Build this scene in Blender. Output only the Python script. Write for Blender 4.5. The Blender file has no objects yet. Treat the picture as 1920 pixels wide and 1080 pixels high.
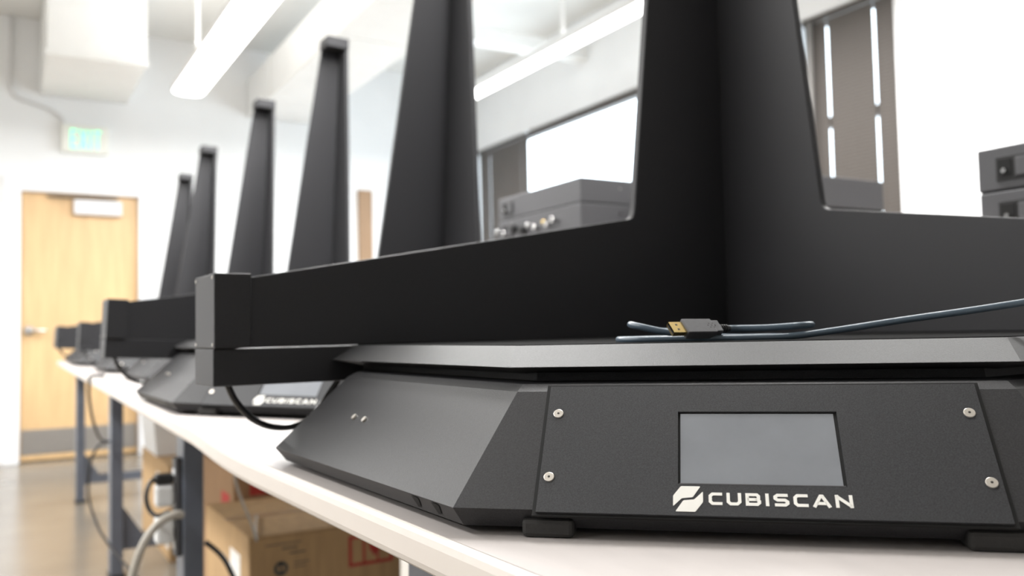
import bpy, bmesh, math, random
from mathutils import Vector, Matrix
random.seed(7)
SC = bpy.context.scene
COL = SC.collection

# ------------------------------------------------------------------ camera
HC = 0.91                     # lens height above the floor
T0 = HC - 0.138               # top of the near workbench
YAW, TILT, ROLL, FPX = 0.5342, 0.051, 0.0212, 1622.0
cam_d = bpy.data.cameras.new('camera'); cam = bpy.data.objects.new('camera', cam_d); COL.objects.link(cam)
Fh = Vector((math.sin(YAW), math.cos(YAW), 0)); Rt = Vector((math.cos(YAW), -math.sin(YAW), 0)); Uz = Vector((0, 0, 1))
Fw = Fh*math.cos(TILT) + Uz*math.sin(TILT); Up = -Fh*math.sin(TILT) + Uz*math.cos(TILT)
Xc = Rt*math.cos(ROLL) - Up*math.sin(ROLL); Yc = Rt*math.sin(ROLL) + Up*math.cos(ROLL); Zc = -Fw
cam.matrix_world = Matrix(((Xc.x, Yc.x, Zc.x, 0), (Xc.y, Yc.y, Zc.y, 0), (Xc.z, Yc.z, Zc.z, HC), (0, 0, 0, 1)))
cam_d.sensor_width = 36.0; cam_d.lens = FPX*36.0/1920.0
cam_d.clip_start = 0.02; cam_d.clip_end = 200
cam_d.dof.use_dof = True; cam_d.dof.focus_distance = 0.62; cam_d.dof.aperture_fstop = 5.6
SC.camera = cam

# ------------------------------------------------------------------ world, exposure
w = bpy.data.worlds.new('daylight'); SC.world = w; w.use_nodes = True
bg = w.node_tree.nodes['Background']; bg.inputs[0].default_value = (0.86, 0.93, 1.0, 1); bg.inputs[1].default_value = 6.0
SC.view_settings.view_transform = 'Standard'; SC.view_settings.look = 'None'
SC.view_settings.exposure = 0.3; SC.view_settings.gamma = 1.0; SC.view_settings.use_curve_mapping = False
SC.cycles.use_denoising = True; SC.cycles.max_bounces = 8; SC.cycles.diffuse_bounces = 5; SC.cycles.glossy_bounces = 4
SC.cycles.caustics_reflective = False; SC.cycles.caustics_refractive = False; SC.cycles.sample_clamp_indirect = 6
LAMP_W = 26.0                 # watts per fixture
LAMP_E = 6.0                  # glow of the lamp diffusers

# ------------------------------------------------------------------ materials
MATS = {}
def mat(name, col, rough=0.5, metal=0.0, spec=0.5, noise=0.0, nscale=40.0, bump=0.0, bscale=800.0, emit=None, estr=0.0, trans=0.0, coat=0.0, stretch=None):
    m = bpy.data.materials.new(name); m.use_nodes = True; nt = m.node_tree
    b = nt.nodes['Principled BSDF']
    b.inputs['Base Color'].default_value = (*col, 1); b.inputs['Roughness'].default_value = rough
    b.inputs['Metallic'].default_value = metal; b.inputs['Specular IOR Level'].default_value = spec
    b.inputs['Transmission Weight'].default_value = trans; b.inputs['Coat Weight'].default_value = coat
    if emit: b.inputs['Emission Color'].default_value = (*emit, 1); b.inputs['Emission Strength'].default_value = estr
    if noise or bump:
        tc = nt.nodes.new('ShaderNodeTexCoord')
        mp = nt.nodes.new('ShaderNodeMapping'); nt.links.new(tc.outputs['Object'], mp.inputs['Vector'])
        if stretch: mp.inputs['Scale'].default_value = stretch
    if noise:
        n = nt.nodes.new('ShaderNodeTexNoise'); n.inputs['Scale'].default_value = nscale; n.inputs['Detail'].default_value = 5
        nt.links.new(mp.outputs[0], n.inputs['Vector'])
        r = nt.nodes.new('ShaderNodeValToRGB'); r.color_ramp.elements[0].position = 0.3; r.color_ramp.elements[1].position = 0.7
        r.color_ramp.elements[0].color = (*[c*(1-noise) for c in col], 1); r.color_ramp.elements[1].color = (*[min(1, c*(1+noise)) for c in col], 1)
        nt.links.new(n.outputs['Fac'], r.inputs[0]); nt.links.new(r.outputs[0], b.inputs['Base Color'])
    if bump:
        n2 = nt.nodes.new('ShaderNodeTexNoise'); n2.inputs['Scale'].default_value = bscale; n2.inputs['Detail'].default_value = 2
        nt.links.new(tc.outputs['Object'], n2.inputs['Vector'])
        bp = nt.nodes.new('ShaderNodeBump'); bp.inputs['Strength'].default_value = bump; bp.inputs['Distance'].default_value = 0.001
        nt.links.new(n2.outputs['Fac'], bp.inputs['Height']); nt.links.new(bp.outputs[0], b.inputs['Normal'])
    MATS[name] = m
    return m
mat('wall_white', (0.86, 0.87, 0.88), 0.85, noise=0.02, nscale=3)
mat('ceiling_paint', (0.78, 0.78, 0.76), 0.9, noise=0.03, nscale=2)
mat('duct_white', (0.84, 0.84, 0.83), 0.7, noise=0.02, nscale=6)
mat('concrete', (0.235, 0.208, 0.172), 0.24, spec=0.5, noise=0.12, nscale=2.2)
mat('door_wood', (0.64, 0.43, 0.225), 0.45, noise=0.10, nscale=5, stretch=(7, 7, 0.5))
mat('frame_white', (0.84, 0.85, 0.88), 0.5, noise=0.01, nscale=4)
mat('brushed_steel', (0.40, 0.38, 0.36), 0.42, metal=0.85, noise=0.06, nscale=30, stretch=(1, 1, 30))
mat('satin_metal', (0.62, 0.62, 0.62), 0.25, metal=1.0, noise=0.03, nscale=30)
mat('closer_grey', (0.66, 0.66, 0.68), 0.4, noise=0.02, nscale=20)
mat('powder_black', (0.027, 0.027, 0.029), 0.50, spec=0.38, noise=0.28, nscale=900, bump=0.16, bscale=1100)
mat('powder_black_lit', (0.034, 0.034, 0.035), 0.55, spec=0.32, noise=0.28, nscale=900, bump=0.16, bscale=1100)  # lighter copy of powder_black, light caught by the platform rim put into the colour
mat('glare_cover_black', (0.012, 0.012, 0.012), 0.95, spec=0.05, noise=0.1, nscale=500)  # dull black for the added sheet that hides the platform's sheen
mat('console_black', (0.035, 0.036, 0.039), 0.52, spec=0.35, noise=0.30, nscale=1100, bump=0.13, bscale=1500)
mat('arm_black', (0.030, 0.030, 0.033), 0.45, spec=0.3, noise=0.08, nscale=500, bump=0.05, bscale=1000)
mat('seam_black', (0.003, 0.003, 0.003), 0.8, noise=0.1, nscale=200)
mat('rubber', (0.028, 0.027, 0.026), 0.75, noise=0.12, nscale=400, bump=0.15, bscale=900)
mat('screen_glass', (0.23, 0.245, 0.27), 0.18, spec=0.6, noise=0.06, nscale=25, coat=0.5)
mat('screw_steel', (0.72, 0.68, 0.62), 0.35, metal=0.7, noise=0.04, nscale=200)
mat('socket_dark', (0.06, 0.055, 0.05), 0.5, metal=0.5, noise=0.05, nscale=200)
mat('print_white', (0.86, 0.85, 0.80), 0.7, noise=0.02, nscale=80)
mat('laminate', (0.46, 0.425, 0.41), 0.38, spec=0.45, noise=0.03, nscale=60, stretch=(1, 0.25, 1))
mat('edge_band', (0.74, 0.685, 0.64), 0.40, noise=0.02, nscale=15)
mat('bench_steel', (0.12, 0.135, 0.17), 0.36, spec=0.5, noise=0.08, nscale=20)
mat('device_grey', (0.085, 0.085, 0.092), 0.5, noise=0.06, nscale=300)
mat('device_grey_deep', (0.095, 0.095, 0.105), 0.5, noise=0.06, nscale=300)
mat('black_plastic', (0.016, 0.016, 0.017), 0.4, noise=0.08, nscale=200)
mat('cable_slate', (0.075, 0.105, 0.135), 0.32, spec=0.5, noise=0.06, nscale=60)
mat('cable_black', (0.013, 0.013, 0.014), 0.22, spec=0.6, noise=0.06, nscale=60)
mat('cable_grey', (0.48, 0.45, 0.40), 0.45, noise=0.05, nscale=60)
mat('gold', (0.86, 0.66, 0.30), 0.22, metal=1.0, noise=0.04, nscale=150)
mat('plug_grey', (0.085, 0.085, 0.092), 0.5, noise=0.06, nscale=300)
mat('white_plastic', (0.82, 0.83, 0.84), 0.35, noise=0.02, nscale=40)
mat('cardboard', (0.50, 0.33, 0.17), 0.85, noise=0.12, nscale=9, stretch=(5, 5, 0.7))
mat('cardboard_brown', (0.36, 0.22, 0.12), 0.85, noise=0.10, nscale=8, stretch=(5, 5, 0.7))
mat('tape', (0.44, 0.30, 0.17), 0.3, noise=0.06, nscale=30)
mat('paper', (0.84, 0.83, 0.80), 0.8, noise=0.03, nscale=40)
mat('ink_red', (0.50, 0.05, 0.04), 0.7, noise=0.15, nscale=60)
mat('ink_dark', (0.05, 0.07, 0.08), 0.7, noise=0.15, nscale=60)
mat('slat_taupe', (0.088, 0.077, 0.070), 0.55, noise=0.06, nscale=12)
mat('rail_bronze', (0.075, 0.066, 0.060), 0.5, noise=0.06, nscale=20)
mat('wand_clear', (0.30, 0.29, 0.28), 0.3, noise=0.04, nscale=20)
mat('lamp_shell', (0.86, 0.86, 0.86), 0.5, noise=0.01, nscale=10)
mat('lamp_glow', (0.9, 0.9, 0.9), 0.5, noise=0.005, nscale=10, emit=(1.0, 0.985, 0.96), estr=LAMP_E)
mat('exit_white', (0.86, 0.86, 0.80), 0.5, noise=0.01, nscale=10)
mat('exit_green', (0.05, 0.85, 0.42), 0.5, noise=0.02, nscale=10, emit=(0.40, 1.0, 0.72), estr=0.8)
mat('conduit', (0.74, 0.74, 0.74), 0.5, noise=0.03, nscale=20)
mat('plank_wood', (0.28, 0.17, 0.09), 0.5, noise=0.10, nscale=5, stretch=(6, 6, 0.5))
def glass_mat():
    m = bpy.data.materials.new('pane_glass'); m.use_nodes = True; nt = m.node_tree; nt.nodes.clear()
    o = nt.nodes.new('ShaderNodeOutputMaterial'); mx = nt.nodes.new('ShaderNodeMixShader'); t = nt.nodes.new('ShaderNodeBsdfTransparent'); g = nt.nodes.new('ShaderNodeBsdfGlossy')
    t.inputs[0].default_value = (0.93, 0.96, 0.97, 1); g.inputs['Roughness'].default_value = 0.02; mx.inputs[0].default_value = 0.06
    nt.links.new(t.outputs[0], mx.inputs[1]); nt.links.new(g.outputs[0], mx.inputs[2]); nt.links.new(mx.outputs[0], o.inputs[0])
    MATS['pane_glass'] = m
glass_mat()

# ------------------------------------------------------------------ helpers
class MB:
    def __init__(s): s.v = []; s.f = []
    def add(s, vs, fs):
        k = len(s.v); s.v += [tuple(v) for v in vs]; s.f += [tuple(i+k for i in f) for f in fs]; return s
    def box(s, x0, x1, y0, y1, z0, z1):
        vs = [(x, y, z) for z in (z0, z1) for y in (y0, y1) for x in (x0, x1)]
        return s.add(vs, [(0, 2, 3, 1), (4, 5, 7, 6), (0, 1, 5, 4), (2, 6, 7, 3), (0, 4, 6, 2), (1, 3, 7, 5)])
    def loft(s, rings, cap=True):
        n = len(rings[0]); k = len(s.v)
        for r in rings: s.v += [tuple(p) for p in r]
        for a in range(len(rings)-1):
            for i in range(n):
                j = (i+1) % n; s.f.append((k+a*n+i, k+a*n+j, k+(a+1)*n+j, k+(a+1)*n+i))
        if cap:
            s.f.append(tuple(k+i for i in reversed(range(n)))); e = k+(len(rings)-1)*n; s.f.append(tuple(e+i for i in range(n)))
        return s
    def prism(s, poly, axis, a, b):
        def pt(u, v, w): return {'x': (w, u, v), 'y': (u, w, v), 'z': (u, v, w)}[axis]
        return s.loft([[pt(u, v, a) for u, v in poly], [pt(u, v, b) for u, v in poly]])
    def tube(s, pts, r, n=8, cap=True):
        pts = [Vector(p) for p in pts]; rings = []; ref = None
        for i, p in enumerate(pts):
            d = (pts[min(i+1, len(pts)-1)] - pts[max(i-1, 0)]).normalized()
            if ref is None: ref = d.orthogonal().normalized()
            ref = (ref - d*ref.dot(d)).normalized(); q = d.cross(ref)
            rr = r[i] if isinstance(r, (list, tuple)) else r
            rings.append([p + (ref*math.cos(2*math.pi*k/n) + q*math.sin(2*math.pi*k/n))*rr for k in range(n)])
        return s.loft(rings, cap)
    def xf(s, fn): s.v = [tuple(fn(*v)) for v in s.v]; return s
    def mesh(s, name, smooth=False):
        me = bpy.data.meshes.new(name); me.from_pydata(s.v, [], s.f); me.update()
        bm = bmesh.new(); bm.from_mesh(me); bmesh.ops.recalc_face_normals(bm, faces=bm.faces); bm.to_mesh(me); bm.free()
        if smooth:
            for p in me.polygons: p.use_smooth = True
        return me
    def build(s, name, m, parent=None, bevel=0.0, smooth=False, seg=2):
        o = bpy.data.objects.new(name, s.mesh(name, smooth)); o.data.materials.append(MATS[m]); COL.objects.link(o); o.parent = parent
        if bevel:
            b = o.modifiers.new('bevel', 'BEVEL'); b.width = bevel; b.segments = seg; b.limit_method = 'ANGLE'; b.angle_limit = math.radians(28)
            b.harden_normals = False
        return o
def tag(o, label=None, cat=None, group=None, kind=None):
    if label: o['label'] = label
    if cat: o['category'] = cat
    if group: o['group'] = group
    if kind: o['kind'] = kind
    return o
def thing(name, label, cat, loc=(0, 0, 0), rz=0.0, group=None):
    o = bpy.data.objects.new(name, None); COL.objects.link(o); o.empty_display_size = 0.05
    o.location = loc; o.rotation_euler = (0, 0, rz); return tag(o, label, cat, group)
def copy_tree(o, parent=None):
    c = o.copy(); COL.objects.link(c); c.parent = parent
    for ch in list(o.children): copy_tree(ch, c)
    return c
def spline(pts, k=6):
    pts = [Vector(p) for p in pts]; out = []
    for i in range(len(pts)-1):
        a, b, c, d = pts[max(i-1, 0)], pts[i], pts[i+1], pts[min(i+2, len(pts)-1)]
        for j in range(k):
            t = j/k; out.append(0.5*((2*b) + (c-a)*t + (2*a-5*b+4*c-d)*t*t + (3*b-a-3*c+d)*t**3))
    out.append(pts[-1]); return out
def disc(mb, c, ax, r, h, n=16, hole=0):
    ax = Vector(ax).normalized(); c = Vector(c); return mb.tube([c, c+ax*h], r, n)
def stroke(mb, pts, wd, h=0.0003, closed=False):
    """A flat mitred 2D line of width wd, raised by h."""
    n = len(pts); L = []; R = []
    P = [Vector(p) for p in pts]
    for i in range(n):
        a = P[(i-1) % n] if (closed or i > 0) else None; c = P[(i+1) % n] if (closed or i < n-1) else None
        d1 = (P[i]-a).normalized() if a is not None else None; d2 = (c-P[i]).normalized() if c is not None else None
        if d1 is None: d1 = d2
        if d2 is None: d2 = d1
        n1 = Vector((-d1.y, d1.x)); n2 = Vector((-d2.y, d2.x)); m = (n1+n2)
        m = m.normalized() if m.length > 1e-6 else n1
        k = wd/2/max(0.35, m.dot(n1)); L.append(P[i]+m*k); R.append(P[i]-m*k)
    for i in range(n if closed else n-1):
        j = (i+1) % n
        q = [L[i], L[j], R[j], R[i]]
        mb.loft([[(p.x, p.y, 0) for p in q], [(p.x, p.y, h) for p in q]])
    return mb
def letter(mb, ch, x, y, wd, ht, t, h=0.0003):
    """Wide square sans capitals from strokes; (x, y) lower left."""
    a = t/2; x0, x1, y0, y1, ym = x+a, x+wd-a, y+a, y+ht-a, y+ht/2
    c = min(wd, ht)*0.16
    S = lambda p, cl=False: stroke(mb, p, t, h, cl)
    if ch == 'C': S([(x+wd, y1), (x0+c, y1), (x0, y1-c), (x0, y0+c), (x0+c, y0), (x+wd, y0)])
    elif ch == 'U': S([(x0, y+ht), (x0, y0+c), (x0+c, y0), (x1-c, y0), (x1, y0+c), (x1, y+ht)])
    elif ch == 'B':
        S([(x0, y1), (x1-c, y1), (x1-c*0.3, y1-c*0.7), (x1-c*0.3, ym+c*0.5), (x1-c*0.9, ym), (x1, ym-c*0.8), (x1, y0+c*0.8), (x1-c*0.9, y0), (x0, y0)], True)
        S([(x0, ym), (x1-c*0.9, ym)])
    elif ch == 'I': S([(x+wd/2, y), (x+wd/2, y+ht)])
    elif ch == 'S': S([(x+wd-t*0.3, y1), (x0+c, y1), (x0, y1-c*0.8), (x0, ym+c*0.8), (x0+c, ym), (x1-c, ym), (x1, ym-c*0.8), (x1, y0+c*0.8), (x1-c, y0), (x+t*0.3, y0)])
    elif ch == 'A':
        S([(x0-a*0.3, y), (x+wd*0.5-t*0.25, y1), (x+wd*0.5+t*0.25, y1), (x1+a*0.3, y)]); S([(x+wd*0.24, y+ht*0.30), (x+wd*0.76, y+ht*0.30)])
    elif ch == 'N': S([(x0, y), (x0, y+ht)]); S([(x1, y), (x1, y+ht)]); S([(x0, y1), (x1, y0)])
    elif ch == 'E': S([(x0, y), (x0, y+ht)]); S([(x0, y1), (x+wd, y1)]); S([(x0, ym), (x+wd*0.9, ym)]); S([(x0, y0), (x+wd, y0)])
    elif ch == 'X': S([(x0, y), (x1, y+ht)]); S([(x0, y+ht), (x1, y)])
    elif ch == 'T': S([(x, y1), (x+wd, y1)]); S([(x+wd/2, y), (x+wd/2, y+ht)])
    return mb

# ------------------------------------------------------------------ the room
XL, XR, YN, YF, ZC = -6.0, 4.0, -4.2, 7.56, 3.42
WT = 0.2
tag(MB().box(XL-WT, XR+WT, YN-WT, YF+WT, -0.1, 0).build('floor', 'concrete'), 'polished tan concrete floor of the workshop', None, None, 'structure')
tag(MB().box(XL-WT, XR+WT, YN-WT, YF+WT, ZC, ZC+0.1).build('ceiling', 'ceiling_paint'), 'pale grey painted ceiling above the lamps', None, None, 'structure')
tag(MB().box(XL-WT, XL, YN, YF, 0, ZC).build('wall_left', 'wall_white'), 'white side wall across the aisle', None, None, 'structure')
tag(MB().box(XL-WT, XR+WT, YN-WT, YN, 0, ZC).build('wall_near', 'wall_white'), 'white wall behind the viewer', None, None, 'structure')
DX0, DX1, DZ = 0.125, 0.958, 2.07
mb = MB(); mb.box(XL-WT, DX0-0.03, YF, YF+WT, 0, ZC); mb.box(DX1+0.03, XR+WT, YF, YF+WT, 0, ZC); mb.box(DX0-0.03, DX1+0.03, YF, YF+WT, DZ+0.03, ZC); mb.box(DX0-0.03, DX1+0.03, YF+0.12, YF+WT, 0, DZ+0.03)
tag(mb.build('wall_far', 'wall_white'), 'white end wall with the wooden door', None, None, 'structure')
# window openings in the right wall (y0, y1)
WZ0, WZ1 = 1.0, 2.69
WIN = [(2.79, 3.42), (4.05, 7.42)]
mb = MB(); ys = [YN] + [y for a in WIN for y in a] + [YF]
for i in range(0, len(ys), 2): mb.box(XR, XR+WT, ys[i], ys[i+1], 0, ZC)
for a, b in WIN: mb.box(XR, XR+WT, a, b, 0, WZ0); mb.box(XR, XR+WT, a, b, WZ1, ZC)
tag(mb.build('wall_right', 'wall_white'), 'white window wall behind the benches', None, None, 'structure')

def window(name, y0, y1, mull, rails, label):
    r = thing(name, label, None); r['kind'] = 'structure'; del_cat = r
    m = MB(); x0, x1 = XR+0.10, XR+0.15; f = 0.035
    m.box(x0, x1, y0, y0+f, WZ0, WZ1); m.box(x0, x1, y1-f, y1, WZ0, WZ1); m.box(x0, x1, y0+f, y1-f, WZ1-f, WZ1); m.box(x0, x1, y0+f, y1-f, WZ0, WZ0+f)
    m.build('window_frame', 'rail_bronze', r, 0.003)
    for y in mull: MB().box(x0, x1, y-0.025, y+0.025, WZ0+f, WZ1-f).build('mullion', 'rail_bronze', r, 0.003)
    for z in rails: MB().box(x0, x1, y0+f, y1-f, z-0.03, z+0.03).build('rail', 'rail_bronze', r, 0.003)
    yy = [y0+f] + [v for y in mull for v in (y-0.025, y+0.025)] + [y1-f]
    for i in range(0, len(yy), 2): MB().box(XR+0.123, XR+0.127, yy[i], yy[i+1], WZ0+f, WZ1-f).build('pane', 'pane_glass', r)
    MB().box(XR-0.03, XR+0.10, y0-0.02, y1+0.02, WZ0-0.025, WZ0).build('window_sill', 'frame_white', r, 0.003)
    return r
window('window_1', *WIN[0], [], [2.08], 'narrow tall window with closed blinds')
window('window_2', *WIN[1], [6.75], [], 'wide bright window beyond the second tower')

def blind(y0, y1, slits, z1, z0, label, wand_y=None):
    b = thing('window_blind', label, 'blind', (XR+0.045, 0, 0))
    MB().box(-0.02, 0.02, y0, y1, z1-0.035, z1-0.002).build('headrail', 'rail_bronze', b, 0.002)
    edges = [y0] + [v for s in slits for v in (s-0.006, s+0.006)] + [y1]
    m = MB(); hw, ang = 0.0125, math.radians(72)
    for i in range(0, len(edges), 2):
        a, c = edges[i], edges[i+1]
        pr = [(-hw*math.cos(ang), hw*math.sin(ang)), (0.0015, 0), (hw*math.cos(ang), -hw*math.sin(ang))]
        top = [(x, z) for x, z in pr]; bot = [(x-0.0006, z-0.0004) for x, z in pr]
        m.loft([[(x, y, z) for x, z in top + bot[::-1]] for y in (a, c)])
    me = m.mesh('slat'); me.materials.append(MATS['slat_taupe'])
    z = z1-0.048; n = 0
    while z > z0+0.03:
        o = bpy.data.objects.new('slat', me); COL.objects.link(o); o.parent = b; o.location = (0, 0, z); z -= 0.0205
    MB().box(-0.012, 0.012, y0, y1, z0+0.004, z0+0.02).build('bottom_rail', 'rail_bronze', b, 0.002)
    for s in slits:
        for dy in (-0.002,): MB().tube([(-0.016, s+dy, z1-0.03), (-0.016, s+dy, z0+0.01)], 0.0007, 5).build('ladder_cord', 'slat_taupe', b)
    if wand_y is not None: MB().tube([(-0.03, wand_y, z1-0.03), (-0.032, wand_y+0.01, z0+0.55)], 0.012, 8).build('tilt_wand', 'wand_clear', b, 0, True)
    return b
blind(2.805, 3.405, (2.943, 3.249), WZ1, WZ0, 'closed taupe slatted blind in the narrow window above the right arm', 3.345)
blind(6.50, 7.405, (6.62, 7.2), WZ1, WZ0, 'closed dark slatted blind at the far end of the wide window')
MBv = MB().box(XR+0.02, XR+0.075, 4.06, 6.45, WZ1-0.06, WZ1-0.002); tag(MBv.build('raised_blind', 'rail_bronze', None, 0.003), 'raised dark blind rolled at the head of the bright window', 'blind')

# door in the far wall
d = thing('door_1', 'light maple door under the green sign', None); d['kind'] = 'structure'; del d['label']; d['label'] = 'light maple door with steel kick plate'
MB().box(DX0+0.004, DX1-0.004, YF+0.02, YF+0.065, 0.012, DZ-0.004).build('door_leaf', 'door_wood', d, 0.002)
m = MB(); m.box(DX0-0.11, DX0, YF-0.035, YF+0.10, 0, DZ+0.115); m.box(DX1, DX1+0.09, YF-0.035, YF+0.10, 0, DZ+0.115); m.box(DX0, DX1, YF-0.035, YF+0.10, DZ, DZ+0.115)
m.build('door_frame', 'frame_white', d, 0.004)
MB().box(DX0+0.012, DX1-0.012, YF+0.016, YF+0.0195, 0.055, 0.245).build('kick_plate', 'brushed_steel', d, 0.0008)
c = MB().box(0.485, 0.83, YF-0.045, YF+0.018, 1.905, 2.02).build('door_closer', 'closer_grey', d, 0.008)
MB().box(0.30, 0.80, YF-0.03, YF-0.015, 2.03, 2.045).build('closer_arm', 'rail_bronze', c, 0.002)
h = MB(); disc(h, (0.185, YF+0.02, 1.0), (0, -1, 0), 0.034, 0.012, 20); disc(h, (0.185, YF+0.01, 1.0), (0, -1, 0), 0.014, 0.06, 12)
h = h.build('door_handle', 'satin_metal', d, 0.002, False)
MB().tube(spline([(0.18, YF-0.045, 1.0), (0.24, YF-0.047, 1.0), (0.30, YF-0.042, 0.997)], 4), 0.012, 10).build('lever', 'satin_metal', h, 0, True)

# exit sign and its conduit
e = thing('exit_sign', 'white exit sign with green letters above the maple door', 'sign', (0.562, YF, 2.39))
MB().box(-0.166, 0.166, -0.06, -0.002, 0, 0.215).build('sign_housing', 'exit_white', e, 0.006)
m = MB(); xx = -0.105
for ch, wd in (('E', 0.05), ('X', 0.056), ('I', 0.022), ('T', 0.052)): letter(m, ch, xx, 0.03, wd, 0.15, 0.0145, 0.002); xx += wd+0.013
m.xf(lambda x, y, z: (x, -0.0602-z, y)).build('letters', 'exit_green', e)
pts = spline([(0.05, YF-0.02, ZC), (0.048, YF-0.02, 3.0), (0.048, YF-0.02, 2.90), (0.085, YF-0.02, 2.80), (0.20, YF-0.02, 2.755), (0.32, YF-0.02, 2.72), (0.40, YF-0.02, 2.66), (0.415, YF-0.02, 2.60)], 6)
tag(MB().tube(pts, 0.012, 8).build('conduit', 'conduit', None, 0, True), 'thin grey conduit curving down the end wall to the exit sign', 'conduit')

# ducts and the cross beam
q = thing('air_duct', 'white boxed duct end above the exit sign', 'duct', (0.56, 6.99, 2.825))
MB().box(-0.31, 0.31, -0.56, 0.565, 0, 0.58).build('duct_body', 'duct_white', q, 0.006)
MB().box(-0.325, 0.325, -0.575, -0.555, -0.003, 0.03).build('flange', 'duct_white', q, 0.003)
q = thing('air_duct', 'long white duct running to the end wall right of the lamp', 'duct', (2.10, 3.0, 2.82))
MB().box(-0.27, 0.27, -3.2, 4.555, 0, 0.33).build('duct_body', 'duct_white', q, 0.006)
for y in (-1.0, 0.6, 2.2, 3.8):
    MB().box(-0.278, 0.278, y, y+0.03, -0.006, 0.336).build('flange', 'duct_white', q, 0.002)
    MB().box(-0.01, 0.01, y, y+0.02, 0.33, 0.595).build('hanger', 'conduit', q)
m = MB().box(2.42, XR-0.002, 5.50, 5.62, 3.06, 3.17).build('ceiling_beam', 'duct_white', None, 0.004); tag(m, 'white cross beam below the ceiling near the window wall', 'beam')

# pendant lamps
def lamp(x, y0, y1, label, kw=1.0, dz=0.0, pw=1.0, up=0.12):
    L = (y1-y0); o = thing('pendant_lamp', label, 'lamp', (x, (y0+y1)/2, 2.61+dz), 0, 'long pendant lamps under the ceiling')
    h = L/2; prof = [(a*kw, b) for a, b in ((-0.11, 0.012), (-0.11, 0.05), (-0.06, 0.085), (0.06, 0.085), (0.11, 0.05), (0.11, 0.012))]
    MB().prism(prof, 'y', -h, h).build('housing', 'lamp_shell', o, 0.004)
    MB().prism([(a*kw, b) for a, b in ((-0.104, 0.0115), (0.104, 0.0115), (0.085, -0.004), (0.04, -0.012), (-0.04, -0.012), (-0.085, -0.004))], 'y', -h+0.01, h-0.01).build('diffuser', 'lamp_glow', o)
    for t in (-h+0.35, -h/3, h/3, h-0.35): MB().tube([(0, t, 0.08), (0, t, ZC-2.61-dz-0.001)], 0.012, 8).build('rod', 'lamp_shell', o)
    ld = bpy.data.lights.new('lamp_light', 'AREA'); ld.shape = 'RECTANGLE'; ld.size = 0.2*kw; ld.size_y = L-0.05; ld.energy = LAMP_W*L*pw; ld.color = (1.0, 0.99, 0.975)
    lo = bpy.data.objects.new('lamp_light', ld); COL.objects.link(lo); lo.parent = o; lo.location = (0, 0, -0.02)
    lu = bpy.data.lights.new('lamp_uplight', 'AREA'); lu.shape = 'RECTANGLE'; lu.size = 0.1*kw; lu.size_y = L-0.05; lu.energy = up*LAMP_W*L*pw; lu.color = ld.color
    lv = bpy.data.objects.new('lamp_uplight', lu); COL.objects.link(lv); lv.parent = o; lv.location = (0, 0, 0.09); lv.rotation_euler = (math.pi, 0, 0)
    return o
lamp(1.11, 0.65, 6.25, 'long white pendant lamp over the row of machines', up=0.25)
lamp(3.00, 0.65, 6.25, 'long white pendant lamp beside the window wall', 0.55, 0.05, 1.0, 0.02)
lamp(-1.0, 0.65, 6.25, 'long white pendant lamp over the aisle', pw=0.7)
lamp(-3.2, 0.65, 6.25, 'long white pendant lamp on the far side of the aisle', pw=0.8)

# plank against the far wall
tag(MB().box(2.83, 2.96, YF-0.05, YF-0.004, 0, 2.25).build('wooden_plank', 'plank_wood', None, 0.003), 'tall narrow brown wooden plank standing against the end wall', 'plank')

# ------------------------------------------------------------------ workbenches
def bench(label, x, y, rz, length, depth, top, legs, mat_top='laminate', skew=0.0):
    """Origin at the front near corner of the worktop (floor level); local y runs along the bench."""
    b = thing('workbench', label, 'workbench', (x, y, 0), rz)
    n = 8; r = 0.009; th = 0.030; prof = []
    for cx, cz, a0 in ((r, top-th+r, math.pi), (depth-r, top-th+r, 1.5*math.pi), (depth-r, top-r, 0), (r, top-r, 0.5*math.pi)):
        for k in range(5):
            a = a0 + k*math.pi/8; prof.append((cx+r*math.cos(a), cz+r*math.sin(a)))
    MB().prism([(u+0.006, v) for u, v in [(0, top-th+0.0015), (depth-0.006, top-th+0.0015), (depth-0.006, top), (0, top)]], 'y', 0, length).xf(lambda x, y, z: (x, y-(skew*x if y > 0.1 else 0), z)).build('worktop', mat_top, b, 0.001)
    ed = [(0.0055, top-th), (0.0055, top-0.0005), (0.0045, top-0.0012), (0.0015, top-0.0035), (0, top-0.008), (0, top-th+0.008), (0.0015, top-th+0.0035), (0.0045, top-th+0.0008)]
    MB().prism(ed, 'y', 0, length).build('edge_band', 'edge_band', b, 0, False)
    zt = top-th
    for ly in legs:
        fx, bx = 0.125, depth-0.10
        for lx in (fx, bx):
            lg = MB().box(lx, lx+0.044, ly-0.045, ly+0.045, 0.012, zt-0.05).build('leg', 'bench_steel', b, 0.003)
            MB().box(lx-0.004, lx+0.052, ly-0.05, ly+0.05, 0, 0.012).build('foot', 'rubber', lg, 0.002)
        MB().box(fx-0.03, bx+0.06, ly-0.04, ly+0.04, zt-0.05, zt-0.001).build('top_bar', 'bench_steel', b, 0.002)
        MB().box(fx+0.044, bx, ly-0.022, ly+0.022, 0.10, 0.15).build('cross_bar', 'bench_steel', b, 0.002)
        MB().prism([(fx+0.044, 0.15), (fx+0.12, 0.15), (fx+0.044, 0.27)], 'y', ly-0.02, ly-0.014).build('gusset', 'bench_steel', b)
    l0, l1 = min(legs), max(legs)
    MB().box(fx+0.005, fx+0.035, l0+0.045, l1-0.045, zt-0.05, zt-0.002).build('side_rail', 'bench_steel', b, 0.002)
    MB().box(bx+0.005, bx+0.035, l0+0.045, l1-0.045, zt-0.05, zt-0.002).build('side_rail', 'bench_steel', b, 0.002)
    return b
RN = 0.0287
def sstep(t): t = max(0.0, min(1.0, t)); return t*t*(3-2*t)
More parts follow.
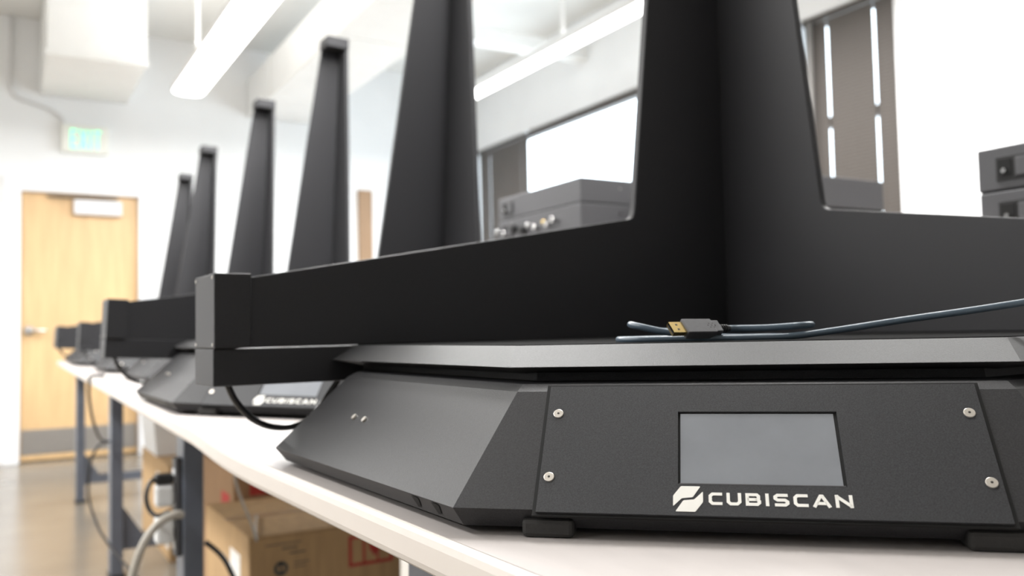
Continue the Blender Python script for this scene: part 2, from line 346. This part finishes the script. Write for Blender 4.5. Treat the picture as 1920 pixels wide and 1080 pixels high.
def section(y):
    """Front edge x, front edge height and fall towards the back of the long worktop at y."""
    k = sstep((y-0.98)/0.36)
    xa, xb = 0.2706-0.0287*y, 0.236+0.0166*(y-1.28)
    return xa*(1-k)+xb*k, T0+0.0136*k, 0.047*k
def top_z(x, y):
    xe, z, f = section(y); return z-f*(x-xe)
def long_bench():
    b = thing('workbench', 'long cream topped workbench carrying the row of machines', 'workbench')
    ys = [-1.35, -0.4, 0.4, 0.9] + [0.98+0.04*i for i in range(10)] + [2.2, 3.2, 4.2, 5.2, 6.44]
    dp, th = 0.86, 0.030
    def slab(prof):
        rings = []
        for y in ys:
            xe, z, f = section(y); rings.append([(xe+u, y, z+v-f*u) for u, v in prof])
        return MB().loft(rings)
    slab([(0.006, -th+0.0015), (dp, -th+0.0015), (dp, 0), (0.006, 0)]).build('worktop', 'laminate', b)
    slab([(0.0065, -th), (0.0065, -0.0003), (0.0045, -0.0012), (0.0015, -0.0035), (0, -0.008), (0, -th+0.008), (0.0015, -th+0.0035), (0.0045, -th+0.0008)]).build('edge_band', 'edge_band', b)
    for fx, ly in ((0.40, -0.95), (0.375, 0.82), (0.357, 2.12), (0.368, 3.72), (0.372, 5.53)):
        bx = fx+0.60
        for lx in (fx, bx):
            zt = top_z(lx+0.05, ly)-th
            lg = MB().box(lx, lx+0.044, ly-0.045, ly+0.045, 0.012, zt-0.053).build('leg', 'bench_steel', b, 0.003)
            MB().box(lx-0.004, lx+0.052, ly-0.05, ly+0.05, 0, 0.012).build('foot', 'rubber', lg, 0.002)
        z0, z1 = top_z(fx-0.002, ly)-th, top_z(bx+0.06, ly)-th
        MB().loft([[(fx-0.002, y, z0-0.056), (bx+0.06, y, z1-0.056), (bx+0.06, y, z1-0.001), (fx-0.002, y, z0-0.001)] for y in (ly-0.04, ly+0.04)]).build('top_bar', 'bench_steel', b, 0.002)
        MB().box(fx+0.044, bx, ly-0.022, ly+0.022, 0.10, 0.15).build('cross_bar', 'bench_steel', b, 0.002)
        MB().prism([(fx+0.044, 0.15), (fx+0.12, 0.15), (fx+0.044, 0.27)], 'y', ly-0.02, ly-0.014).build('gusset', 'bench_steel', b)
    legs = [(0.357, 2.12), (0.368, 3.72), (0.372, 5.53)]
    for (xa, ya), (xb, yb) in zip(legs, legs[1:]):
        za, zb = top_z(xa, ya)-th-0.004, top_z(xb, yb)-th-0.004
        MB().loft([[(x+0.005, y, z-0.045), (x+0.035, y, z-0.045), (x+0.035, y, z), (x+0.005, y, z)] for x, y, z in ((xa, ya+0.045, za), (xb, yb-0.045, zb))]).build('side_rail', 'bench_steel', b, 0.002)
long_bench()
T1 = T0 + 0.0136
bench('tall back bench holding the stacked grey units', 1.24, 0.05, 0.0, 2.5, 0.76, HC+0.130, (0.2, 2.3))

# ------------------------------------------------------------------ dimensioning machine
def mir(poly): return [(b, a) for a, b in poly]
def PQ(p, q, z): return (-p, -q, z)
def NS(n, s, z): return PQ((n-s)/math.sqrt(2), (n+s)/math.sqrt(2), z)
N1, Z1, N2, Z2 = 0.7421, 0.0952, 0.8107, 0.0169
LP = math.hypot(N2-N1, Z2-Z1); UN, UZ = (Z1-Z2)/LP, (N2-N1)/LP      # outward normal (n, z)
def PAN(s, t, h): return NS(N1+(N2-N1)*t+UN*h, s, Z1+(Z2-Z1)*t+UZ*h)
def pan_mb(mb): return mb.xf(lambda s, t, h: PAN(s, t, h))
WS0, WTAP, ZTOP, ZP = 0.182, 0.117, 1.288, 0.1266

def make_machine(label):
    r = thing('dimensioning_machine', label, 'machine', (0, 0, 0), 0, 'dimensioning machines in a row on the benches')
    # base: sloped housing lofted from five outlines
    def ring(A, B, C, D, z):
        L = [A, B, C, D] + mir([C, B, A]); return [PQ(p, q, z) for p, q in L]
    m = MB().loft([ring((0.705, 0.424), (0.705, 0.030), (0.64, -0.045), (-0.05, -0.05), 0.005),
                   ring((0.7157, 0.4283), (0.7157, 0.024), (0.647, -0.052), (-0.06, -0.06), 0.0188),
                   ring((0.6465, 0.4050), (0.6465, 0.060), (0.60, 0.010), (-0.02, -0.02), 0.0930),
                   ring((0.638, 0.400), (0.638, 0.064), (0.59, 0.014), (-0.02, -0.02), 0.0980),
                   ring((0.612, 0.380), (0.612, 0.020), (0.58, -0.008), (-0.02, -0.02), 0.0985),
                   ring((0.610, 0.378), (0.610, 0.020), (0.578, -0.008), (-0.02, -0.02), 0.1050)])
    base = m.build('base', 'powder_black', r, 0.0012)
    # vent slots under the rim and two rivets on the sloped side
    for q in (0.372, 0.405):
        MB().add([PQ(0.7152, q, 0.0172), PQ(0.7152, q-0.011, 0.0172), PQ(0.7080, q-0.013, 0.0078), PQ(0.7080, q-0.008, 0.0078), PQ(0.7135, q-0.001, 0.0150)], [(0, 1, 2, 3, 4)]).build('vent_slot', 'seam_black', base)
    dn = Vector((-0.0735, 0, 0.07)).normalized()
    for q, z in ((0.160, 0.0590), (0.186, 0.0585)):
        p = 0.717-(z-0.0188)/0.0742*0.07; mm = MB(); disc(mm, Vector(PQ(p, q, z))-dn*0.001, dn, 0.0030, 0.0022, 12); mm.build('rivet', 'screw_steel', base)
    # console panel with the screen opening
    seam = pan_mb(MB().box(-0.1476, 0.1476, -0.022, 1.018, -0.002, 0.0004)).build('panel_seam', 'seam_black', base)
    s0, s1, t0, t1, hh = -0.0515, 0.0542, 0.2185, 0.777, 0.0022
    m = MB(); S = [-0.1448, s0, s1, 0.1448]; T = [0.0, t0, t1, 1.0]
    for i in range(3):
        for j in range(3):
            if (i, j) == (1, 1): continue
            m.add([(S[i], T[j], hh), (S[i+1], T[j], hh), (S[i+1], T[j+1], hh), (S[i], T[j+1], hh)], [(0, 1, 2, 3)])
    for (a, b) in (((s0, t0), (s1, t0)), ((s1, t0), (s1, t1)), ((s1, t1), (s0, t1)), ((s0, t1), (s0, t0))):
        m.add([(*a, hh), (*b, hh), (*b, 0.0006), (*a, 0.0006)], [(0, 1, 2, 3)])
    for (a, b) in (((S[0], 0), (S[3], 0)), ((S[3], 0), (S[3], 1)), ((S[3], 1), (S[0], 1)), ((S[0], 1), (S[0], 0))):
        m.add([(*a, hh), (*b, hh), (*b, 0.0004), (*a, 0.0004)], [(0, 1, 2, 3)])
    pm = pan_mb(m); pnl = pm.build('console_panel', 'console_black', r)
    bmm = bmesh.new(); bmm.from_mesh(pnl.data); bmesh.ops.remove_doubles(bmm, verts=bmm.verts, dist=1e-5); bmm.to_mesh(pnl.data); bmm.free()
    pan_mb(MB().box(s0-0.0002, s1+0.0002, t0-0.002, t1+0.002, 0.0003, 0.0007)).build('screen_gasket', 'seam_black', pnl)
    sc = pan_mb(MB().box(s0+0.0016, s1-0.0022, t0+0.012, t1-0.006, 0.0007, 0.0011)).build('screen', 'screen_glass', pnl); sc['label'] = 'grey glossy touch screen'
    pan_mb(MB().box(s0+0.001, s1-0.001, t1-0.004, t1+0.002, 0.0008, 0.0023)).build('screen_lip', 'device_grey', pnl)
    nv = Vector(PAN(0, 0, 1))-Vector(PAN(0, 0, 0))
    for s, t in ((-0.1368, 0.238), (0.1368, 0.230), (-0.1384, 0.745), (0.1384, 0.735)):
        mm = MB(); disc(mm, PAN(s, t, hh-0.0003), nv, 0.0037, 0.0011, 24); sw = mm.build('screw', 'screw_steel', pnl, 0.0004)
        mm = MB(); disc(mm, PAN(s, t, hh+0.0007), nv, 0.0009, 0.00025, 6); mm.build('socket', 'socket_dark', sw)
    # lettering and emblem, white print on the panel
    m = MB(); LT = 0.1041
    word = [('C', .0086), ('U', .0092), ('B', .0095), ('I', .0024), ('S', .0095), ('C', .0088), ('A', .0110), ('N', .0104)]
    tot = sum(a for _, a in word); gap = (0.088-tot)/(len(word)-1); x = 0.0
    for ch, wd in word: letter(m, ch, x, 0, wd, 0.0090, 0.0021, 0.0002); x += wd+gap
    m.xf(lambda x, y, z: PAN(-0.032+x, 0.924-y/LT, hh+0.00005+z)).build('lettering', 'print_white', pnl)
    m = MB()
    def sm(poly, rr=0.0010):
        out = []; n = len(poly)
        for i in range(n):
            a, b, c = Vector(poly[i-1]), Vector(poly[i]), Vector(poly[(i+1) % n]); u = (a-b).normalized(); v = (c-b).normalized()
            for k in range(4):
                tt = k/3; p0 = b+u*rr; p1 = b+v*rr; out.append(tuple((1-tt)**2*p0+2*tt*(1-tt)*b+tt*tt*p1))
        return out
    W, H = 0.0188, 0.0177
    up = [(0.0, 0.0028), (0.0, 0.0105), (0.0050, H), (0.0176, H), (0.0126, 0.0096), (0.0056, 0.0088)]
    lo = [(W-a, H-b) for a, b in up]
    up = [(a-0.00015, b+0.00045) for a, b in up]; lo = [(a+0.00015, b-0.00045) for a, b in lo]
    for poly in (sm(up, 0.0008), sm(lo, 0.0008)): m.loft([[(a, b, 0) for a, b in poly], [(a, b, 0.0002) for a, b in poly]])
    m.xf(lambda x, y, z: PAN(-0.0545+x, 0.970-y/LT, hh+0.00005+z)).build('emblem', 'print_white', pnl)
    # feet
    for s in (-0.138, 0.138):
        m = MB().box(-0.0175, 0.0175, 0, 0.024, 0, 0.0125); m.xf(lambda x, y, z, s=s: NS(0.7845+y, s+x, z)).build('foot', 'rubber', r, 0.003)
    for p, q in ((0.60, 0.05), (0.05, 0.60), (0.05, 0.05)): MB().box(-p-0.016, -p+0.016, -q-0.016, -q+0.016, 0, 0.008).build('foot', 'rubber', r, 0.002)
    # weighing platform with a bevelled rim
    def ring5(a, b, e, z): return [PQ(p, q, z) for p, q in [(a, b), (a, e), (e, e), (e, a), (b, a)]]
    m = MB().loft([ring5(0.606, 0.360, -0.010, 0.1030), ring5(0.642, 0.389, -0.011, 0.1105), ring5(0.613, 0.351, -0.011, ZP)])
    pf = m.build('platform', 'powder_black_lit', r, 0.0008)
    MB().loft([ring5(0.6105, 0.3500, 0.002, ZP-0.0002), ring5(0.6105, 0.3500, 0.002, ZP+0.0006)]).build('glare_cover', 'glare_cover_black', pf)  # thin dark sheet added on the platform top to kill its grazing sheen
    # arms with the tower: two thin wings that meet in the corner
    th = 0.012; zs = [0.312+(ZTOP-0.312)*k/3 for k in range(4)]
    wid = lambda z: WS0-WTAP*(z-0.302)
    out = [(0.736, ZP+0.0005), (0.736, 0.2045), (0.192, 0.2976), (0.1855, 0.3000), (0.1828, 0.3045)] + [(wid(z), z) for z in zs]
    left = [(-th, ZP+0.0005)] + out + [(-th, ZTOP)]; right = [(0.0, ZP+0.0005)] + out + [(0.0, ZTOP)]
    MB().loft([[PQ(p, q, z) for p, z in left] for q in (-th, 0)]).build('wing', 'arm_black', r, 0.0015)
    MB().loft([[PQ(q, p, z) for p, z in right] for q in (-th, 0)]).build('wing', 'arm_black', r, 0.0015)
    cw = wid(ZTOP)+0.008
    cp = MB().box(-cw, th, -cw, th, ZTOP-0.028, ZTOP+0.012).build('tower_cap', 'arm_black', r, 0.002)
    MB().box(-cw+0.012, -0.006, -cw+0.012, -0.006, ZTOP-0.0295, ZTOP-0.0275).build('sensor_window', 'seam_black', cp)
    # sensor boxes at the arm ends and the shelves below them
    for sw in (0, 1):
        P = (lambda p, q, z: (-p, -q, z)) if sw == 0 else (lambda p, q, z: (-q, -p, z))
        bx = MB().box(0.734, 0.774, -0.0875, 0.003, ZP+0.0004, 0.2085).xf(P).build('sensor_box', 'arm_black', r, 0.0012)
        MB().box(0.600, 0.7745, -0.0875, 0.0, 0.0860, ZP-0.0003).xf(P).build('arm_shelf', 'arm_black', r, 0.0012)
        for q, z in ((-0.083, 0.204), (-0.004, 0.204), (-0.083, 0.131), (-0.004, 0.131)):
            mm = MB(); disc(mm, (0.7735, q, z), (1, 0, 0), 0.0018, 0.0012, 10); mm.xf(P).build('screw', 'screw_steel', bx)
        pts = spline([(0.752, -0.030, 0.0862), (0.742, -0.031, 0.066), (0.722, -0.033, 0.045), (0.697, -0.035, 0.0345), (0.668, -0.033, 0.036), (0.648, -0.030, 0.052), (0.634, -0.026, 0.072), (0.626, -0.020, 0.0862)], 6)
        MB().tube(pts, 0.0038, 8).xf(P).build('sensor_cable', 'cable_black', r, 0, True)
    return r
TB = T0-0.0216                # the long bench leans a little from its front edge
PLACE = [(0.9706, 0.9867, 0.0287, T0, 0.0, 'largest black dimensioning machine in the foreground with a cable on its platform'),
         (0.9536, 1.9783, 0.0160, TB, 0.047, 'second black machine in the row, partly hidden behind the foreground one'),
         (1.0683, 3.1925, 0.0204, TB, 0.047, 'third black machine in the row, its tower the tallest with a visible cap'),
         (1.0581, 4.1849, 0.0186, TB, 0.047, 'fourth black machine in the row, its tower left of the tallest capped one'),
         (1.0287, 5.3470, 0.0456, TB, 0.047, 'fifth black machine in the row, just before the farthest one'),
         (1.0664, 6.2979, 0.0052, TB, 0.047, 'farthest and smallest black machine at the end of the row')]
proto = make_machine(PLACE[0][5])
for i, (x, y, a, z, t, lab) in enumerate(PLACE):
    o = proto if i == 0 else copy_tree(proto)
    if i:                     # rest the feet on the leaning worktop
        z = top_z(x-0.6, y-0.05)-0.047*0.6
    o.location = (x, y, z); o.rotation_euler = (0, t, a); o['label'] = lab

# ------------------------------------------------------------------ cable with gold plug on the platform
u = thing('usb_cable', 'coiled slate grey cable with gold plug lying on the front platform', 'cable', (0.9706, 0.9867, T0+ZP), 0.0287)
CP = [(.634, -.0135, .1372), (.628, -.0040, .1372), (.630, .0193, .1372), (.632, .0452, .1385), (.618, .0560, .1390), (.600, .0483, .1385), (.590, .0042, .1365), (.592, -.0655, .1360), (.604, -.0906, .1410), (.618, -.0955, .1425), (.632, -.0861, .1405),
      (.634, -.0591, .1345), (.625, -.0238, .1305), (.61, .0164, .1293), (.59, .0333, .1293), (.572, .014, .1293), (.575, -.0665, .1293), (.59, -.1017, .1293), (.615, -.1064, .1293), (.642, -.0947, .1293), (.648, -.0587, .1293), (.642, .0018, .1293), (.636, .0361, .1298), (.63, .0704, .1335), (.63, .1278, .1415), (.64, .1843, .1490), (.645, .24, .158), (.635, .33, .178), (.60, .44, .203), (.555, .515, .2125), (.535, .545, .2120)]
pts = spline([Vector(NS(n, s, z-ZP)) for n, s, z in CP], 6)
MB().tube(pts, 0.0029, 10).build('cord', 'cable_slate', u, 0, True)
# plug: local a = along the axis (towards the tip), b = width, c = thickness
TIP, REAR = Vector(NS(.667, -.0590, .1378-ZP)), Vector(NS(.634, -.0135, .1372-ZP))
ax = (TIP-REAR).normalized(); LEN = (TIP-REAR).length
view = Vector(NS(1, 0, 0)); wv = (Vector((0, 0, 1))*0.62 - view.normalized()*0.78); wv = (wv-ax*wv.dot(ax)).normalized(); tv = ax.cross(wv)
if tv.z < 0: tv = -tv
def PL(a, b, c): return REAR + ax*a + wv*b + tv*c
def plugbox(a0, a1, b, c, name, m, bev, taper=1.0, par=u):
    mb = MB().loft([[(a0, x, y) for x, y in ((-b*taper, -c*taper), (b*taper, -c*taper), (b*taper, c*taper), (-b*taper, c*taper))], [(a1, x, y) for x, y in ((-b, -c), (b, -c), (b, c), (-b, c))]])
    return mb.xf(PL).build(name, m, par, bev)
plugbox(0.0085, 0.016, 0.0064, 0.0038, 'plug_neck', 'plug_grey', 0.0006)
body = plugbox(0.015, LEN-0.0125, 0.0079, 0.0042, 'plug_body', 'plug_grey', 0.0008)
m = MB()
for k in range(4): m.tube([PL(0.001+0.0021*k, 0, 0), PL(0.0022+0.0021*k, 0, 0)], 0.0036, 12)
m.tube([PL(-0.002, 0, 0), PL(0.010, 0, 0)], 0.0029, 12); m.build('strain_relief', 'black_plastic', u)
for (b, c) in ((0, .01), (.0022, .0118), (-.0022, .0118), (0, .0136), (.0022, .0154), (-.0022, .0154), (0, .0172)):
    mm = MB(); disc(mm, PL(0.004+c, b, 0.0041), tv, 0.0006, 0.0002, 8); mm.build('grip_dot', 'black_plastic', body)
# gold shell: an open rectangular tube with the white tongue inside
b, c, t = 0.0060, 0.00225, 0.0003; a0, a1 = LEN-0.0128, LEN
m = MB()
def rr(b, c, a): return [(a, -b, -c), (a, b, -c), (a, b, c), (a, -b, c)]
m.loft([rr(b-t, c-t, a0), rr(b, c, a0), rr(b, c, a1), rr(b-t, c-t, a1), rr(b-t, c-t, a0+0.001)], False)
m.xf(PL).build('plug_shell', 'gold', u)
for s in (-1, 1): MB().box(a1-0.0068, a1-0.0050, s*0.0026-0.0009, s*0.0026+0.0009, c-0.00005, c+0.0001).xf(PL).build('latch_hole', 'black_plastic', u)
MB().box(a0, a1-0.0006, -b+0.0005, b-0.0005, -c+0.0004, -0.0002).xf(PL).build('plug_tongue', 'black_plastic', u)

# ------------------------------------------------------------------ stacked grey units on the back bench
SH, SL = 0.070, 0.44
def unit(x, y, z, label, conn=False, SH=0.070):
    o = thing('rack_unit', label, 'electronics', (x, y, z), 0, 'stacked grey electronic units')
    bd = MB().box(0, SL, 0, SL, 0.003, SH-0.0005).build('case', 'device_grey', o, 0.002)
    MB().box(0.003, SL-0.003, 0.003, SL-0.003, 0, 0.004).build('bottom_lip', 'seam_black', o)
    iy = SL-0.085
    il = MB().box(-0.002, 0.002, iy-0.004, iy+0.056, 0.016, 0.054).build('power_inlet', 'black_plastic', o, 0.001)
    MB().box(-0.003, 0.0, iy+0.031, iy+0.052, 0.021, 0.049).build('socket', 'seam_black', il)
    mm = MB(); disc(mm, (-0.002, iy+0.042, 0.031), (-1, 0, 0), 0.004, 0.004, 10); mm.build('pin', 'satin_metal', il)
    MB().box(-0.005, -0.001, iy+0.002, iy+0.024, 0.021, 0.049).build('rocker_switch', 'device_grey', il, 0.001)
    mm = MB(); disc(mm, (0.13, 0.0005, 0.045), (0, -1, 0), 0.0035, 0.002, 12); mm.build('screw', 'satin_metal', o)
    if conn:
        for k, (yy, rad, mt, ln) in enumerate(((0.43, .008, 'satin_metal', .014), (0.385, .008, 'satin_metal', .018), (0.335, .012, 'black_plastic', .02), (0.285, .013, 'black_plastic', .02), (0.25, .008, 'satin_metal', .016), (0.215, .009, 'satin_metal', .016), (0.175, .006, 'gold', .01), (0.15, .008, 'satin_metal', .016), (0.12, .009, 'satin_metal', .016))):
            mm = MB(); disc(mm, (0.0, yy, 0.028 if k % 2 else 0.038), (-1, 0, 0), rad, ln, 12); mm.build('connector', mt, o, 0.001)
    return o
ZB = HC+0.130
ORD = {4: ['bottom', 'third', 'second', 'top'], 3: ['bottom', 'middle', 'top'], 2: ['lower', 'upper']}
for x, y, n, sh, where in ((1.32, 0.345, 2, SH, 'in the short stack at the right edge'), (1.50, 1.405, 3, 0.078, 'in the stack just behind the front tower'), (1.32, 1.865, 4, SH, 'in the stack before the bright window')):
    for k in range(n):
        cn = (n == 4 and k == 2)
        unit(x + (0.004 if k % 2 else 0), y + (0.004 if k % 2 else 0), ZB+k*sh, '%s grey electronic unit %s%s' % (ORD[n][k], 'with a row of connectors ' if cn else '', where), cn, sh)

# ------------------------------------------------------------------ cartons and wiring under the benches
def carton(label, x, y, sx, sy, sz, m, z=0.0, rz=0.0):
    o = thing('cardboard_carton', label, 'carton', (x, y, z), rz, 'cartons under the benches')
    MB().box(0, sx, 0, sy, 0, sz-0.004).build('body', m, o, 0.004)
    for a, b in ((0, sy/2-0.002), (sy/2+0.002, sy)): MB().box(0.001, sx-0.001, a, b, sz-0.004, sz).build('flap', m, o, 0.0015)
    MB().box(-0.0008, sx+0.0008, sy/2-0.025, sy/2+0.025, sz, sz+0.0006).build('tape', 'tape', o)
    return o
def print_front(o, rects, m, name):
    for (a, b, c, d) in rects: MB().box(a, b, -0.0012, 0.0002, c, d).build(name, m, o)
k = carton('near brown carton with a red stamp and round emblem under the bench', 0.527, 2.18, 0.40, 0.52, 0.42, 'cardboard')
MB().box(-0.0012, 0.0002, 0.09, 0.20, 0.18, 0.36).build('paper_label', 'paper', k)
m = MB(); stroke(m, [(0.258, 0.315), (0.372, 0.315), (0.372, 0.385), (0.258, 0.385)], 0.008, 0.0012, True); stroke(m, [(0.296, 0.315), (0.296, 0.385)], 0.006, 0.0012); stroke(m, [(0.334, 0.315), (0.334, 0.385)], 0.005, 0.0012)
m.add([(0.31, 0.352, 0), (0.325, 0.33, 0), (0.34, 0.352, 0), (0.34, 0.375, 0), (0.31, 0.375, 0)], [(0, 1, 2, 3, 4)])
m.xf(lambda x, y, z: (x, -z-0.0002, y)).build('red_stamp', 'ink_red', k)
m = MB(); stroke(m, [(0.078+0.014*math.cos(a*math.pi/8), 0.335+0.014*math.sin(a*math.pi/8)) for a in range(16)], 0.007, 0.0012, True); stroke(m, [(0.078, 0.318), (0.078, 0.352)], 0.005, 0.0012)
m.xf(lambda x, y, z: (x, -z-0.0002, y)).build('emblem', 'ink_dark', k)
m = MB()
for (x0, x1, zz, ww) in ((0.04, 0.13, 0.395, .002), (0.08, 0.12, 0.383, .003), (0.10, 0.14, 0.370, .003), (0.11, 0.15, 0.345, .002), (0.11, 0.14, 0.335, .002), (0.07, 0.15, 0.300, .003)): stroke(m, [(x0, zz), (x1, zz)], ww, 0.0008)
m.xf(lambda x, y, z: (x, -z-0.0002, y)).build('print_lines', 'ink_dark', k)
k = carton('dark brown carton with red marks behind the stamped carton', 0.62, 2.76, 0.42, 0.50, 0.50, 'cardboard_brown')
MB().box(-0.0012, 0.0002, 0.05, 0.16, 0.36, 0.42).build('red_mark', 'ink_red', k); print_front(k, [(0.05, 0.17, 0.42, 0.47)], 'ink_red', 'red_mark')
k = carton('tall tan carton with a white paper label behind the front leg', 0.60, 3.80, 0.36, 0.80, 0.39, 'cardboard')
MB().box(-0.0012, 0.0002, 0.20, 0.34, 0.20, 0.33).build('paper_label', 'paper', k)
MB().box(-0.0012, 0.0002, 0.02, 0.10, 0.05, 0.20).build('paper_label', 'paper', k)
k = thing('storage_box', 'white plastic box standing on the tall tan carton', 'box', (0.60, 4.15, 0.3906))
MB().loft([[(0, 0, 0), (0.34, 0, 0), (0.34, 0.36, 0), (0, 0.36, 0)], [(-0.015, -0.015, 0.17), (0.355, -0.015, 0.17), (0.355, 0.375, 0.17), (-0.015, 0.375, 0.17)]]).build('tub', 'white_plastic', k, 0.004)
MB().box(-0.025, 0.365, -0.025, 0.385, 0.17, 0.185).build('lid', 'white_plastic', k, 0.004)

# power strip fixed to the front leg of the long bench, with adapters
ps = thing('power_strip', 'slim grey power strip fixed to the front bench leg', 'power strip', (0.3565, 2.11, 0.0))
MB().box(-0.014, -0.0005, -0.02, 0.022, 0.42, 0.64).build('strip_body', 'device_grey', ps, 0.003)
for zz in (0.45, 0.50, 0.55, 0.60): MB().box(-0.0155, -0.0135, -0.012, 0.014, zz-0.015, zz+0.015).build('outlet', 'white_plastic', ps, 0.001)
for zz, hh, lab in ((0.558, 0.024, 'upper white power adapter on the bench leg strip'), (0.482, 0.030, 'lower white power adapter on the bench leg strip')):
    a = thing('power_adapter', lab, 'adapter', (0.3405, 2.11, zz), 0, 'adapters on the power strip')
    MB().box(-0.038, 0.0, -0.020, 0.022, -hh, hh).build('adapter_body', 'white_plastic', a, 0.006)
    MB().box(-0.0005, 0.0004, -0.008, 0.008, -0.006, 0.006).build('prong_plate', 'black_plastic', a)
tag(MB().box(0.300, 0.3405, 2.092, 2.128, 0.584, 0.606).build('black_plug', 'black_plastic', None, 0.006), 'black plug above the white adapters at the bench leg', 'plug')
def cord(name, pts, r, m, label, cat='cable', k=6): return tag(MB().tube(spline(pts, k), r, 8).build(name, m, None, 0, True), label, cat)
cord('extension_lead', [(0.350, 2.055, 0.520), (0.330, 2.045, 0.523), (0.295, 2.035, 0.508), (0.262, 2.03, 0.460), (0.240, 2.04, 0.37), (0.226, 2.06, 0.22), (0.222, 2.11, 0.03), (0.24, 2.16, 0.010), (0.30, 2.6, 0.010)], 0.0095, 'cable_grey', 'thick beige power cord looping from the strip to the floor')
cord('adapter_cord', [(0.299, 2.11, 0.596), (0.287, 2.10, 0.584), (0.281, 2.09, 0.56), (0.286, 2.08, 0.535), (0.300, 2.065, 0.522), (0.325, 2.06, 0.53)], 0.005, 'cable_black', 'short black cord curling round the white adapters')
cord('hanging_cable', [(0.403, 2.07, 0.45), (0.44, 2.05, 0.41), (0.475, 2.05, 0.33), (0.505, 2.05, 0.26), (0.515, 2.06, 0.15), (0.51, 2.08, 0.012), (0.50, 2.12, 0.008)], 0.006, 'cable_black', 'black cord hanging in front of the stamped carton')
cord('grey_lead', [(0.46, 2.045, 0.66), (0.462, 2.045, 0.60), (0.475, 2.05, 0.55), (0.505, 2.07, 0.48), (0.525, 2.10, 0.43), (0.56, 2.25, 0.428), (0.60, 2.40, 0.428)], 0.003, 'cable_grey', 'thin grey lead drooping onto the stamped carton lid')
cord('dangling_cord', [(0.31, 3.30, T1+0.004), (0.285, 3.30, T1+0.0055), (0.2655, 3.30, T1+0.004), (0.2625, 3.30, T1-0.01), (0.2625, 3.30, T1-0.07), (0.282, 3.38, T1-0.16), (0.318, 3.52, T1-0.235), (0.362, 3.67, T1-0.262)], 0.005, 'cable_black', 'thin black cord dropping from the bench edge to the second leg')
cord('looped_cord', [(0.362, 3.69, T1-0.266), (0.33, 3.70, T1-0.275), (0.302, 3.70, T1-0.33), (0.292, 3.70, T1-0.43), (0.295, 3.69, 0.30), (0.312, 3.65, 0.235), (0.338, 3.60, 0.175), (0.40, 3.48, 0.09), (0.47, 3.38, 0.02), (0.56, 3.34, 0.0055)], 0.005, 'cable_black', 'thin black cord looping from the second leg down to the floor')
cord('bench_lead', [(0.36, 2.10, T1+0.0045), (0.31, 2.14, T1+0.0045), (0.285, 2.20, T1+0.0045), (0.29, 2.28, T1+0.0045), (0.31, 2.33, T1+0.0045)], 0.004, 'cable_grey', 'pale lead lying on the long bench between two machines')
